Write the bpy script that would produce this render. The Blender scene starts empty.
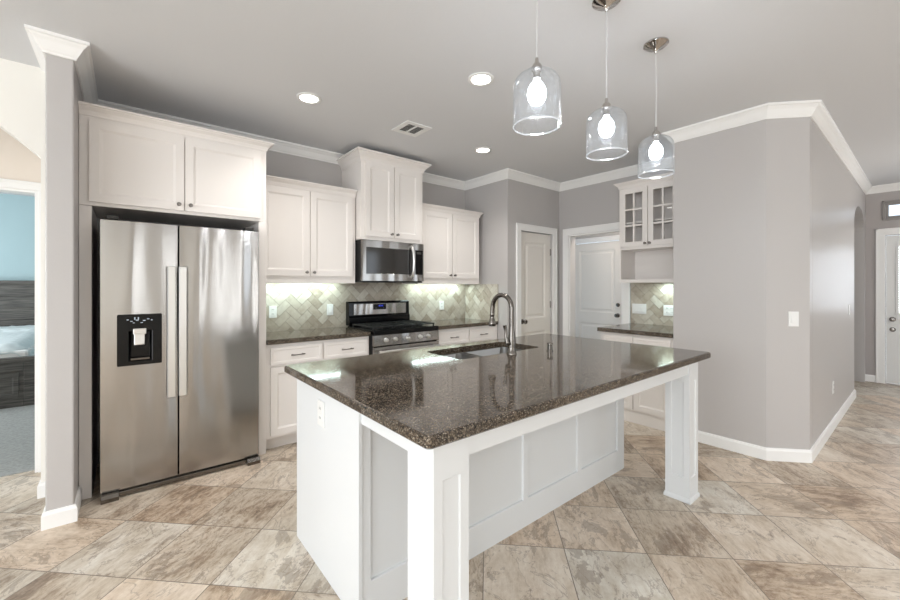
import bpy, bmesh, math, random
from mathutils import Vector, Matrix
random.seed(7)
SC = bpy.context.scene
COL = SC.collection
PI = math.pi

# ------------------------------------------------------------------ camera
cam = bpy.data.cameras.new('camera'); cam_o = bpy.data.objects.new('camera', cam); COL.objects.link(cam_o)
cam.sensor_width = 36; cam.sensor_fit = 'HORIZONTAL'
cam.lens = 394.15/900*36; cam.shift_y = -14.2/900; cam.clip_start = .03
cam_o.location = (0, 0, 1.35)
cam_o.rotation_euler = (PI/2, 0, math.radians(50.637-90))
SC.camera = cam_o
# ------------------------------------------------------------------ world, exposure
vs = SC.view_settings
SC.display_settings.display_device = 'sRGB'
vs.view_transform = 'Standard'; vs.look = 'None'; vs.gamma = 1; vs.use_curve_mapping = False
vs.exposure = 0.27
w = bpy.data.worlds.new('sky'); SC.world = w; w.use_nodes = True
bg = w.node_tree.nodes['Background']
bg.inputs['Color'].default_value = (.80, .90, 1, 1); bg.inputs['Strength'].default_value = 1.5
# ------------------------------------------------------------------ daylight coming in through the windows, plus added strip and fill lights
def area(name, loc, size, rot, power, color=(1,1,1), spread=None):
    l = bpy.data.lights.new(name, 'AREA'); l.shape = 'RECTANGLE'; l.size, l.size_y = size
    l.energy = power; l.color = color
    if spread: l.spread = math.radians(spread)
    o = bpy.data.objects.new(name, l); COL.objects.link(o); o.location = loc; o.rotation_euler = rot
    return o
DAY = (.93, .97, 1)
area('daylight_left', (-3.90, 0.6, 1.45), (3.6, 2.1), (0, -PI/2, 0), 105, DAY)
area('daylight_left', (-3.90, -2.6, 1.45), (1.6, 2.1), (0, -PI/2, 0), 60, DAY)
area('streak_strip', (1.62, -4.4, 1.45), (.10, 2.1), (PI/2, 0, 0), 6, DAY)  # unseen narrow strips, added to put bright streaks on the refrigerator
area('streak_strip', (2.30, -4.4, 1.45), (.10, 2.1), (PI/2, 0, 0), 10, DAY)
for x_, y_ in ((-2.2, -1.6), (.2, -2.0), (2.6, -1.8), (-2.0, 1.2), (5.0, -2.2)):  # unseen spots without fittings, added as frontal fill and ceiling bounce
    l = bpy.data.lights.new('living_fill', 'SPOT'); l.energy = 92; l.color = (.97, .985, 1); l.spot_size = math.radians(140); l.spot_blend = .9; l.shadow_soft_size = .12
    o = bpy.data.objects.new('living_fill', l); COL.objects.link(o); o.location = (x_, y_, 2.70)
area('daylight_rear', (5.2, -4.4, 1.45), (2.4, 2.1), (PI/2, 0, 0), 9, DAY)
area('daylight_bedroom', (-3.4, 6.6, 1.5), (2.4, 1.4), (0, -PI/2, 0), 88, DAY)

# ------------------------------------------------------------------ materials
def lin(c): return tuple(((v/255)/12.92 if v/255 <= .04045 else ((v/255+.055)/1.055)**2.4) for v in c)
def newmat(name):
    m = bpy.data.materials.new(name); m.use_nodes = True
    nt = m.node_tree; b = nt.nodes['Principled BSDF']
    return m, nt, b
def N(nt, t, **k):
    n = nt.nodes.new(t)
    for a, v in k.items():
        if a.startswith('i_'):
            key = a[2:]; key = int(key) if key.isdigit() else key.replace('_', ' ')
            n.inputs[key].default_value = v
        else: setattr(n, a, v)
    return n
def L(nt, a, b): nt.links.new(a, b)
def simple(name, rgb, rough=.5, metal=0, bump=0, bscale=200, var=.0, coat=0, spec=None):
    m, nt, b = newmat(name)
    c = lin(rgb)
    b.inputs['Roughness'].default_value = rough; b.inputs['Metallic'].default_value = metal
    if spec is not None: b.inputs['Specular IOR Level'].default_value = spec
    if coat: b.inputs['Coat Weight'].default_value = coat; b.inputs['Coat Roughness'].default_value = .05
    tc = N(nt, 'ShaderNodeTexCoord'); no = N(nt, 'ShaderNodeTexNoise', i_Scale=bscale, i_Detail=3.0)
    L(nt, tc.outputs['Object'], no.inputs['Vector'])
    mr = N(nt, 'ShaderNodeMixRGB', blend_type='MIX')
    mr.inputs[1].default_value = (*[x*(1-var) for x in c], 1); mr.inputs[2].default_value = (*[min(1, x*(1+var)) for x in c], 1)
    L(nt, no.outputs['Fac'], mr.inputs[0]); L(nt, mr.outputs[0], b.inputs['Base Color'])
    if bump:
        bp = N(nt, 'ShaderNodeBump', i_Strength=bump, i_Distance=.002); L(nt, no.outputs['Fac'], bp.inputs['Height'])
        L(nt, bp.outputs['Normal'], b.inputs['Normal'])
    return m
def emis(name, rgb, s):
    m, nt, b = newmat(name); b.inputs['Base Color'].default_value = (*lin(rgb), 1)
    b.inputs['Emission Color'].default_value = (*lin(rgb), 1); b.inputs['Emission Strength'].default_value = s
    return m
M = {}
M['wall'] = simple('greige_wall_paint', (193, 189, 187), .38, bump=.15, bscale=120, var=.01)
M['ceiling'] = simple('ceiling_paint', (224, 225, 227), .7, bump=.15, bscale=90, var=.01)
M['cream'] = simple('cream_wall_paint', (246, 243, 236), .6, bump=.12, bscale=120, var=.01)
M['blue'] = simple('pale_blue_wall_paint', (176, 200, 204), .6, bump=.1, bscale=120)
M['trim'] = simple('white_trim_paint', (247, 246, 244), .35, bump=.03)
M['cab'] = simple('warm_white_cabinet_paint', (239, 233, 228), .38, bump=.03, bscale=150)
M['island'] = simple('white_island_paint', (229, 231, 232), .38, bump=.03, bscale=150)
M['door'] = simple('door_paint', (237, 232, 225), .4, bump=.03)
M['frontdoor'] = simple('front_door_paint', (232, 232, 230), .4, bump=.03)
M['greyframe'] = simple('grey_window_frame', (150, 146, 143), .5)
M['black'] = simple('black_enamel', (10, 10, 11), .15, spec=.3)
M['blackmatte'] = simple('cast_iron', (22, 22, 22), .55, bump=.3, bscale=300)
M['darkvoid'] = simple('dark_grey_side', (52, 50, 48), .5)
M['rubber'] = simple('dark_gasket', (30, 30, 31), .7)
M['chrome'] = simple('polished_nickel', (190, 186, 182), .12, 1)
M['nickel'] = simple('brushed_nickel', (118, 113, 108), .2, 1)
M['pewter'] = simple('dark_pewter', (135, 130, 125), .3, 1)
M['plastic'] = simple('white_plastic', (240, 240, 238), .35)
M['slot'] = simple('dark_slot', (60, 58, 55), .5)
M['carpet'] = simple('grey_carpet', (158, 158, 154), .95, bump=1, bscale=45, var=.45)
M['drain'] = simple('steel_drain', (120, 118, 115), .35, 1)
M['mwglass'] = simple('dark_door_glass', (38, 36, 35), .08, spec=.8)
M['display'] = emis('blue_display', (40, 60, 190), 1.2)
M['icons'] = emis('dim_icons', (170, 180, 190), .25)
M['bulb'] = emis('bulb_glow', (240, 247, 255), 9)
M['led'] = emis('recessed_lens', (255, 252, 246), 7)
M['outside'] = emis('bright_daylight_outside', (215, 230, 245), 1.0)
M['litegl'] = emis('bright_door_lite', (235, 242, 250), 4)
M['duvet'] = simple('white_duvet', (222, 230, 230), .9, bump=1, bscale=14, var=.08)
def wood():
    m, nt, b = newmat('weathered_grey_wood')
    tc = N(nt, 'ShaderNodeTexCoord'); mp = N(nt, 'ShaderNodeMapping'); mp.inputs['Scale'].default_value = (2, 10, 30)
    L(nt, tc.outputs['Object'], mp.inputs[0]); no = N(nt, 'ShaderNodeTexNoise', i_Scale=2.0, i_Detail=6.0); L(nt, mp.outputs[0], no.inputs['Vector'])
    cr = N(nt, 'ShaderNodeValToRGB'); cr.color_ramp.elements[0].color = (*lin((62, 60, 58)), 1); cr.color_ramp.elements[0].position = .3
    cr.color_ramp.elements[1].color = (*lin((112, 108, 102)), 1); cr.color_ramp.elements[1].position = .7
    L(nt, no.outputs['Fac'], cr.inputs[0]); L(nt, cr.outputs[0], b.inputs['Base Color']); b.inputs['Roughness'].default_value = .55
    return m
M['wood'] = wood()
def stainless(name, rgb, rough, wav=.0, vert=True):
    m, nt, b = newmat(name); b.inputs['Metallic'].default_value = 1
    b.inputs['Base Color'].default_value = (*lin(rgb), 1); b.inputs['Roughness'].default_value = rough
    b.inputs['Anisotropic'].default_value = .0
    tc = N(nt, 'ShaderNodeTexCoord'); mp = N(nt, 'ShaderNodeMapping')
    mp.inputs['Scale'].default_value = (3, 3, .35); L(nt, tc.outputs['Object'], mp.inputs[0])
    n1 = N(nt, 'ShaderNodeTexNoise', i_Scale=1.6, i_Detail=1.0, i_Distortion=.4); L(nt, mp.outputs[0], n1.inputs['Vector'])
    bp = N(nt, 'ShaderNodeBump', i_Strength=1.0, i_Distance=wav); L(nt, n1.outputs['Fac'], bp.inputs['Height'])
    mp2 = N(nt, 'ShaderNodeMapping'); mp2.inputs['Scale'].default_value = (4, 4, 600) if not vert else (600, 600, 4)
    L(nt, tc.outputs['Object'], mp2.inputs[0])
    n2 = N(nt, 'ShaderNodeTexNoise', i_Scale=1.0, i_Detail=2.0); L(nt, mp2.outputs[0], n2.inputs['Vector'])
    mr = N(nt, 'ShaderNodeMapRange'); mr.inputs[3].default_value = rough-.05; mr.inputs[4].default_value = rough+.07
    L(nt, n2.outputs['Fac'], mr.inputs[0]); L(nt, mr.outputs[0], b.inputs['Roughness'])
    if wav: L(nt, bp.outputs['Normal'], b.inputs['Normal'])
    return m
M['steel'] = stainless('stainless_steel', (172, 169, 166), .19, .03)
M['steel_bright'] = stainless('stainless_handle', (225, 224, 222), .3)
M['steel_sink'] = stainless('stainless_sink', (150, 148, 145), .32)
def glass(name, base=.06, tint=(1, 1, 1)):
    m, nt, b = newmat(name); nt.nodes.remove(b)
    tr = N(nt, 'ShaderNodeBsdfTransparent'); tr.inputs[0].default_value = (*tint, 1)
    gl = N(nt, 'ShaderNodeBsdfGlossy'); gl.inputs['Roughness'].default_value = .02
    lw = N(nt, 'ShaderNodeLayerWeight', i_Blend=.35)
    mr = N(nt, 'ShaderNodeMapRange'); mr.inputs[3].default_value = base; mr.inputs[4].default_value = .75
    L(nt, lw.outputs['Facing'], mr.inputs[0])
    pw = N(nt, 'ShaderNodeMath', operation='POWER'); pw.inputs[1].default_value = 1.6; L(nt, mr.outputs[0], pw.inputs[0])
    mx = N(nt, 'ShaderNodeMixShader'); L(nt, pw.outputs[0], mx.inputs[0]); L(nt, tr.outputs[0], mx.inputs[1]); L(nt, gl.outputs[0], mx.inputs[2])
    L(nt, mx.outputs[0], nt.nodes['Material Output'].inputs[0])
    return m
def pendant_glass(name, milky, base):
    m = glass(name, base, (.98, .99, 1)); nt = m.node_tree
    out = nt.nodes['Material Output']; src = out.inputs[0].links[0].from_socket
    tl = N(nt, 'ShaderNodeBsdfTranslucent'); df = N(nt, 'ShaderNodeBsdfDiffuse'); tl.inputs[0].default_value = (.9, .95, 1, 1); df.inputs[0].default_value = (.9, .95, 1, 1)
    ad = N(nt, 'ShaderNodeMixShader'); ad.inputs[0].default_value = .5; L(nt, tl.outputs[0], ad.inputs[1]); L(nt, df.outputs[0], ad.inputs[2])
    mx = N(nt, 'ShaderNodeMixShader'); mx.inputs[0].default_value = milky; L(nt, src, mx.inputs[1]); L(nt, ad.outputs[0], mx.inputs[2]); L(nt, mx.outputs[0], out.inputs[0])
    return m
M['glass'] = pendant_glass('clear_pendant_glass', .010, .04)
M['rim'] = pendant_glass('pendant_glass_rim', .06, .3)
M['cord'] = simple('silver_cord', (205, 205, 205), .4)
M['pane'] = glass('cabinet_glass', .12)
def granite():
    m, nt, b = newmat('brown_granite')
    tc = N(nt, 'ShaderNodeTexCoord')
    v1 = N(nt, 'ShaderNodeTexVoronoi', i_Scale=290.0, i_Randomness=1.0); v1.feature = 'F1'; L(nt, tc.outputs['Object'], v1.inputs['Vector'])
    sp = N(nt, 'ShaderNodeSeparateColor'); L(nt, v1.outputs['Color'], sp.inputs[0])
    cr = N(nt, 'ShaderNodeValToRGB'); cr.color_ramp.interpolation = 'CONSTANT'
    e = cr.color_ramp.elements
    cols = [(0, (34, 29, 25)), (.20, (62, 53, 45)), (.42, (88, 77, 65)), (.64, (110, 97, 83)), (.82, (136, 123, 107)), (.94, (166, 155, 140))]
    e[0].position = 0; e[0].color = (*lin(cols[0][1]), 1); e[1].position = cols[1][0]; e[1].color = (*lin(cols[1][1]), 1)
    for p, c in cols[2:]:
        q = e.new(p); q.color = (*lin(c), 1)
    L(nt, sp.outputs[0], cr.inputs[0])
    no = N(nt, 'ShaderNodeTexNoise', i_Scale=22.0, i_Detail=5.0); L(nt, tc.outputs['Object'], no.inputs['Vector'])
    mr = N(nt, 'ShaderNodeMapRange'); mr.inputs[1].default_value = .3; mr.inputs[2].default_value = .7; mr.inputs[3].default_value = .6; mr.inputs[4].default_value = 1.0
    L(nt, no.outputs['Fac'], mr.inputs[0])
    mu = N(nt, 'ShaderNodeVectorMath', operation='SCALE'); L(nt, cr.outputs[0], mu.inputs[0]); L(nt, mr.outputs[0], mu.inputs['Scale'])
    L(nt, mu.outputs[0], b.inputs['Base Color']); b.inputs['Roughness'].default_value = .07
    b.inputs['IOR'].default_value = 1.52
    return m
M['granite'] = granite()
def floor_mat():
    m, nt, b = newmat('slate_look_floor_tile')
    P = .4095; a0 = 2.075; b0 = 1.664
    tc = N(nt, 'ShaderNodeTexCoord'); sx = N(nt, 'ShaderNodeSeparateXYZ'); L(nt, tc.outputs['Object'], sx.inputs[0])
    def math_(op, x, y=None, z=None):
        n = N(nt, 'ShaderNodeMath', operation=op)
        for i, q in enumerate((x, y, z)):
            if q is None: continue
            if isinstance(q, (int, float)): n.inputs[i].default_value = q
            else: L(nt, q, n.inputs[i])
        return n.outputs[0]
    r2 = 2**.5
    A = math_('DIVIDE', math_('SUBTRACT', math_('DIVIDE', math_('ADD', sx.outputs[0], sx.outputs[1]), r2), a0), P)
    B = math_('DIVIDE', math_('SUBTRACT', math_('DIVIDE', math_('SUBTRACT', sx.outputs[1], sx.outputs[0]), r2), b0), P)
    ia = math_('FLOOR', A); ib = math_('FLOOR', B)
    fa = math_('SUBTRACT', A, ia); fb = math_('SUBTRACT', B, ib)
    # grout distance
    ea = math_('MINIMUM', fa, math_('SUBTRACT', 1.0, fa)); eb = math_('MINIMUM', fb, math_('SUBTRACT', 1.0, fb))
    ed = math_('MINIMUM', ea, eb)
    grout = math_('LESS_THAN', ed, .0055)
    cb = N(nt, 'ShaderNodeCombineXYZ'); L(nt, ia, cb.inputs[0]); L(nt, ib, cb.inputs[1])
    wn = N(nt, 'ShaderNodeTexWhiteNoise'); wn.noise_dimensions = '3D'; L(nt, cb.outputs[0], wn.inputs['Vector'])
    sc = N(nt, 'ShaderNodeSeparateColor'); L(nt, wn.outputs['Color'], sc.inputs[0])
    flip = math_('GREATER_THAN', sc.outputs[0], .72)
    # local coordinates, streaks along one axis, offset by tile
    def mixv(x, y, f):
        n = N(nt, 'ShaderNodeMix'); n.data_type = 'FLOAT'; L(nt, f, n.inputs[0]); L(nt, x, n.inputs[2]); L(nt, y, n.inputs[3]); return n.outputs[0]
    U = mixv(A, B, flip); V = mixv(B, A, flip)
    off = math_('MULTIPLY', wn.outputs['Value'], 40.0)
    cv = N(nt, 'ShaderNodeCombineXYZ'); L(nt, math_('MULTIPLY', U, 1.0), cv.inputs[0]); L(nt, math_('MULTIPLY', V, 1.6), cv.inputs[1]); L(nt, off, cv.inputs[2])
    n1 = N(nt, 'ShaderNodeTexNoise', i_Scale=1.5, i_Detail=12.0, i_Roughness=.74, i_Distortion=.35); L(nt, cv.outputs[0], n1.inputs['Vector'])
    cv2 = N(nt, 'ShaderNodeCombineXYZ'); L(nt, math_('MULTIPLY', U, 1.2), cv2.inputs[0]); L(nt, math_('MULTIPLY', V, 2.2), cv2.inputs[1]); L(nt, off, cv2.inputs[2])
    n2 = N(nt, 'ShaderNodeTexNoise', i_Scale=1.3, i_Detail=8.0, i_Roughness=.68, i_Distortion=.5); L(nt, cv2.outputs[0], n2.inputs['Vector'])
    cv3 = N(nt, 'ShaderNodeCombineXYZ'); L(nt, math_('MULTIPLY', U, 4.0), cv3.inputs[0]); L(nt, math_('MULTIPLY', V, 20.0), cv3.inputs[1]); L(nt, off, cv3.inputs[2])
    n3 = N(nt, 'ShaderNodeTexNoise', i_Scale=1.0, i_Detail=5.0, i_Roughness=.7, i_Distortion=.5); L(nt, cv3.outputs[0], n3.inputs['Vector'])
    cr = N(nt, 'ShaderNodeValToRGB'); e = cr.color_ramp.elements
    e[0].position = .24; e[0].color = (*lin((122, 104, 88)), 1); e[1].position = .74; e[1].color = (*lin((230, 223, 213)), 1)
    for p, c in ((.34, (160, 142, 124)), (.42, (188, 173, 156)), (.52, (206, 194, 179)), (.62, (217, 207, 195))):
        q = e.new(p); q.color = (*lin(c), 1)
    fac = math_('ADD', n1.outputs['Fac'], math_('MULTIPLY', math_('SUBTRACT', n3.outputs['Fac'], .5), .40))
    n4 = N(nt, 'ShaderNodeTexNoise', i_Scale=9.0, i_Detail=10.0, i_Roughness=.8, i_Distortion=.3); L(nt, cv.outputs[0], n4.inputs['Vector'])
    fac = math_('ADD', fac, math_('MULTIPLY', math_('SUBTRACT', n4.outputs['Fac'], .5), .38))
    fac = math_('ADD', fac, math_('MULTIPLY', math_('SUBTRACT', sc.outputs[1], .40), .22))
    L(nt, fac, cr.inputs[0])
    # tint: brown vs grey per tile and by patch
    tint = N(nt, 'ShaderNodeValToRGB'); t = tint.color_ramp.elements
    t[0].position = .25; t[0].color = (.96, .985, .98, 1); t[1].position = .85; t[1].color = (1.02, .935, .85, 1)
    tf = math_('ADD', math_('MULTIPLY', sc.outputs[2], .7), math_('MULTIPLY', n2.outputs['Fac'], .45)); L(nt, tf, tint.inputs[0])
    mu = N(nt, 'ShaderNodeMix'); mu.data_type = 'RGBA'; mu.blend_type = 'MULTIPLY'; mu.inputs[0].default_value = 1
    L(nt, cr.outputs[0], mu.inputs[6]); L(nt, tint.outputs[0], mu.inputs[7])
    # dark mineral blotches
    bl = N(nt, 'ShaderNodeMapRange'); bl.inputs[1].default_value = .565; bl.inputs[2].default_value = .58; L(nt, math_('ADD', n2.outputs['Fac'], math_('MULTIPLY', math_('SUBTRACT', n4.outputs['Fac'], .5), .25)), bl.inputs[0])
    blf = math_('MULTIPLY', bl.outputs[0], .45)
    mb = N(nt, 'ShaderNodeMix'); mb.data_type = 'RGBA'; L(nt, blf, mb.inputs[0]); L(nt, mu.outputs[2], mb.inputs[6]); mb.inputs[7].default_value = (*lin((120, 103, 88)), 1)
    n5 = N(nt, 'ShaderNodeTexNoise', i_Scale=1.6, i_Detail=7.0, i_Roughness=.6, i_Distortion=.8); L(nt, cv.outputs[0], n5.inputs['Vector'])
    vd = math_('ABSOLUTE', math_('SUBTRACT', n5.outputs['Fac'], .52))
    vn = N(nt, 'ShaderNodeMapRange'); vn.inputs[1].default_value = .0; vn.inputs[2].default_value = .013; vn.inputs[3].default_value = .5; vn.inputs[4].default_value = 0; L(nt, vd, vn.inputs[0])
    mv = N(nt, 'ShaderNodeMix'); mv.data_type = 'RGBA'; L(nt, vn.outputs[0], mv.inputs[0]); L(nt, mb.outputs[2], mv.inputs[6]); mv.inputs[7].default_value = (*lin((112, 90, 72)), 1)
    mb = mv
    mg = N(nt, 'ShaderNodeMix'); mg.data_type = 'RGBA'; L(nt, grout, mg.inputs[0]); L(nt, mb.outputs[2], mg.inputs[6]); mg.inputs[7].default_value = (*lin((128, 116, 104)), 1)
    L(nt, mg.outputs[2], b.inputs['Base Color'])
    rr = N(nt, 'ShaderNodeMapRange'); rr.inputs[3].default_value = .28; rr.inputs[4].default_value = .5; L(nt, n1.outputs['Fac'], rr.inputs[0]); L(nt, rr.outputs[0], b.inputs['Roughness'])
    bp = N(nt, 'ShaderNodeBump', i_Strength=.35, i_Distance=.004); hh = math_('SUBTRACT', fac, grout); L(nt, hh, bp.inputs['Height']); L(nt, bp.outputs['Normal'], b.inputs['Normal'])
    return m
M['floor'] = floor_mat()
def splash_mat():
    m, nt, b = newmat('travertine_herringbone')
    at = N(nt, 'ShaderNodeAttribute'); at.attribute_name = 'tile'
    tc = N(nt, 'ShaderNodeTexCoord')
    no = N(nt, 'ShaderNodeTexNoise', i_Scale=16.0, i_Detail=6.0, i_Roughness=.65, i_Distortion=1.0); L(nt, tc.outputs['Object'], no.inputs['Vector'])
    ad = N(nt, 'ShaderNodeMath', operation='MULTIPLY_ADD'); ad.inputs[1].default_value = .4; L(nt, at.outputs['Fac'], ad.inputs[0])
    m2 = N(nt, 'ShaderNodeMath', operation='MULTIPLY'); m2.inputs[1].default_value = .6; L(nt, no.outputs['Fac'], m2.inputs[0]); L(nt, m2.outputs[0], ad.inputs[2])
    cr = N(nt, 'ShaderNodeValToRGB'); e = cr.color_ramp.elements
    e[0].position = .2; e[0].color = (*lin((152, 138, 122)), 1); e[1].position = .75; e[1].color = (*lin((208, 202, 190)), 1)
    q = e.new(.45); q.color = (*lin((184, 173, 158)), 1)
    L(nt, ad.outputs[0], cr.inputs[0]); L(nt, cr.outputs[0], b.inputs['Base Color']); b.inputs['Roughness'].default_value = .35
    return m
M['tile'] = splash_mat()
M['grout'] = simple('backsplash_grout', (150, 138, 122), .8)

# ------------------------------------------------------------------ mesh helpers
class MB:
    """collects shapes in a local frame that maps to the world"""
    def __init__(s, F=None): s.bm = bmesh.new(); s.F = F or Matrix.Identity(4)
    def pv(s, p): return s.bm.verts.new(s.F @ Vector(p))
    def box(s, x0, x1, y0, y1, z0, z1):
        v = [s.pv((x, y, z)) for x in (x0, x1) for y in (y0, y1) for z in (z0, z1)]
        for f in ((0,1,3,2), (4,6,7,5), (0,4,5,1), (2,3,7,6), (0,2,6,4), (1,5,7,3)): s.bm.faces.new([v[i] for i in f])
        return s
    def prism(s, pts, axis, a, b):
        """pts 2-D outline in the other two axes, extruded from a to b along axis"""
        def P(p, t):
            q = list(p); q.insert(axis, t); return q
        A = [s.pv(P(p, a)) for p in pts]; B = [s.pv(P(p, b)) for p in pts]; n = len(pts)
        s.bm.faces.new(A); s.bm.faces.new(B[::-1])
        for i in range(n): s.bm.faces.new([A[i], A[(i+1) % n], B[(i+1) % n], B[i]])
        return s
    def lathe(s, prof, c=(0,0,0), axis=2, seg=32, closed=False):
        """prof: list of (radius, height)"""
        rings = []
        for r, h in prof:
            ring = []
            if r < 1e-6:
                q = [0, 0, 0]; q[axis] = h; ring = [s.pv([q[i]+c[i] for i in range(3)])]
            else:
                for k in range(seg):
                    t = 2*PI*k/seg; o = [r*math.cos(t), r*math.sin(t)]; o.insert(axis, h)
                    ring.append(s.pv([o[i]+c[i] for i in range(3)]))
            rings.append(ring)
        for A, B in zip(rings, rings[1:]):
            for k in range(seg):
                k2 = (k+1) % seg
                if len(A) == 1 and len(B) == 1: continue
                if len(A) == 1: s.bm.faces.new([A[0], B[k], B[k2]])
                elif len(B) == 1: s.bm.faces.new([A[k], A[k2], B[0]])
                else: s.bm.faces.new([A[k], A[k2], B[k2], B[k]])
        if closed:
            for R in (rings[0], rings[-1]):
                if len(R) > 2: s.bm.faces.new(R)
        return s
    def tube(s, pts, r, seg=12, cap=True):
        pts = [Vector(p) for p in pts]; n = len(pts); rs = r if isinstance(r, (list, tuple)) else [r]*n
        rings = []; up = None
        for i, p in enumerate(pts):
            d = (pts[min(i+1, n-1)]-pts[max(i-1, 0)]).normalized()
            if up is None:
                up = Vector((0, 0, 1)) if abs(d.z) < .9 else Vector((1, 0, 0))
            a = d.cross(up).normalized(); up = a.cross(d).normalized()
            rings.append([s.pv(p+(a*math.cos(2*PI*k/seg)+up*math.sin(2*PI*k/seg))*rs[i]) for k in range(seg)])
        for A, B in zip(rings, rings[1:]):
            for k in range(seg): s.bm.faces.new([A[k], A[(k+1) % seg], B[(k+1) % seg], B[k]])
        if cap: s.bm.faces.new(rings[0]); s.bm.faces.new(rings[-1][::-1])
        return s
    def sweep(s, path, prof, closed=False):
        """path in plan; prof (out, z) with 'out' to the right of the path; mitred corners"""
        P = [Vector(p).to_2d() for p in path]; n = len(P); rings = []
        for i in range(n):
            ns = []
            for j in (i-1, i):
                if 0 <= j < n-1:
                    d = (P[j+1]-P[j]).normalized(); ns.append(Vector((d.y, -d.x)))
            m = sum(ns, Vector((0, 0))).normalized(); k = 1/max(.2, m.dot(ns[0]))
            rings.append([s.pv((P[i].x+m.x*o*k, P[i].y+m.y*o*k, z)) for o, z in prof])
        q = len(prof)
        for A, B in zip(rings, rings[1:]):
            for j in range(q): s.bm.faces.new([A[j], A[(j+1) % q], B[(j+1) % q], B[j]])
        s.bm.faces.new(rings[0]); s.bm.faces.new(rings[-1][::-1])
        return s
    def panel(s, x0, x1, z0, z1, y, frame, depth=.008, bev=.012, raised=False):
        """inner panel of a door whose face is at y (outward is -y); the flat between x0..x1"""
        def ring(i, yy): return [s.pv(p) for p in ((x0+i, yy, z0+i), (x1-i, yy, z0+i), (x1-i, yy, z1-i), (x0+i, yy, z1-i))]
        R = [ring(0, y), ring(.003, y+.002), ring(bev, y+depth)]
        if raised: R += [ring(bev+.02, y+depth), ring(bev+.04, y+.002)]
        for A, B in zip(R, R[1:]):
            for k in range(4): s.bm.faces.new([A[k], A[(k+1) % 4], B[(k+1) % 4], B[k]])
        s.bm.faces.new(R[-1])
        return s
    def slab(s, x0, x1, z0, z1, y, t, holes, raised=False, depth=.008, bev=.012, mitre=0):
        """door slab face at y, thickness t, with stacked sunken panels (holes = list of x0,x1,z0,z1 in a grid)"""
        xs = sorted({x0, x1, *[h[0] for h in holes], *[h[1] for h in holes]})
        zs = sorted({z0, z1, *[h[2] for h in holes], *[h[3] for h in holes]})
        V = {}
        def g(i, j, yy):
            if (i, j, yy) not in V: V[(i, j, yy)] = s.pv((xs[i], yy, zs[j]))
            return V[(i, j, yy)]
        for i in range(len(xs)-1):
            for j in range(len(zs)-1):
                cx, cz = (xs[i]+xs[i+1])/2, (zs[j]+zs[j+1])/2
                if not any(h[0] < cx < h[1] and h[2] < cz < h[3] for h in holes):
                    s.bm.faces.new([g(i, j, y), g(i+1, j, y), g(i+1, j+1, y), g(i, j+1, y)])
        a, b, c, d = [s.pv(p) for p in ((x0+mitre, y+t, z0), (x1-mitre, y+t, z0), (x1-mitre, y+t, z1), (x0+mitre, y+t, z1))]
        s.bm.faces.new([a, d, c, b])
        e = [s.pv(p) for p in ((x0, y, z0), (x1, y, z0), (x1, y, z1), (x0, y, z1))]
        q = [a, b, c, d]
        for k in range(4): s.bm.faces.new([e[k], e[(k+1) % 4], q[(k+1) % 4], q[k]])
        for h in holes: s.panel(h[0], h[1], h[2], h[3], y, 0, depth, bev, raised)
        return s
def build(name, mb, mat, parent=None, bevel=0, smooth=False, weld=True):
    bm = mb.bm
    if weld: bmesh.ops.remove_doubles(bm, verts=bm.verts, dist=1e-5)
    bmesh.ops.recalc_face_normals(bm, faces=bm.faces)
    off = Vector((0, 0, 0))
    if parent is not None:
        p = parent
        while p is not None: off += p.location; p = p.parent
    else:
        lo = Vector([min(v.co[i] for v in bm.verts) for i in range(3)]); hi = Vector([max(v.co[i] for v in bm.verts) for i in range(3)])
        off = Vector(((lo.x+hi.x)/2, (lo.y+hi.y)/2, lo.z))
        if name.startswith(('floor', 'wall', 'ceiling')): off = Vector((0, 0, 0))
    for v in bm.verts: v.co -= off
    me = bpy.data.meshes.new(name); bm.to_mesh(me); bm.free()
    me.materials.append(mat if not isinstance(mat, str) else M[mat])
    if smooth:
        for p in me.polygons: p.use_smooth = True
        me.set_sharp_from_angle(angle=math.radians(40))
    o = bpy.data.objects.new(name, me); COL.objects.link(o)
    if parent is not None: o.parent = parent
    else: o.location = off
    if bevel:
        b = o.modifiers.new('bevel', 'BEVEL'); b.width = bevel; b.segments = 2; b.limit_method = 'ANGLE'; b.angle_limit = math.radians(50)
    return o
def tag(o, label, cat, group=None):
    o['label'] = label; o['category'] = cat
    if group: o['group'] = group
    return o
def thing(name, label, cat, loc, group=None):
    o = bpy.data.objects.new(name, None); COL.objects.link(o); o.location = loc; o.empty_display_size = .1
    return tag(o, label, cat, group)
def struct(name, mb, mat, **k):
    o = build(name, mb, mat, **k); o['kind'] = 'structure'; return o
def dup(root, loc, label=None):
    r = root.copy(); COL.objects.link(r); r.location = loc
    if label: r['label'] = label
    for ch in list(root.children):
        c = ch.copy(); COL.objects.link(c); c.parent = r
        for g in list(ch.children):
            d = g.copy(); COL.objects.link(d); d.parent = c
    return r
FX = Matrix.Identity(4)                                            # things facing -Y: local x = world X
def faceX(x, y):                                                    # things facing -X: local x runs to world -Y, local y to world +X
    return Matrix(((0, 1, 0, x), (-1, 0, 0, y), (0, 0, 1, 0), (0, 0, 0, 1)))

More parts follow.
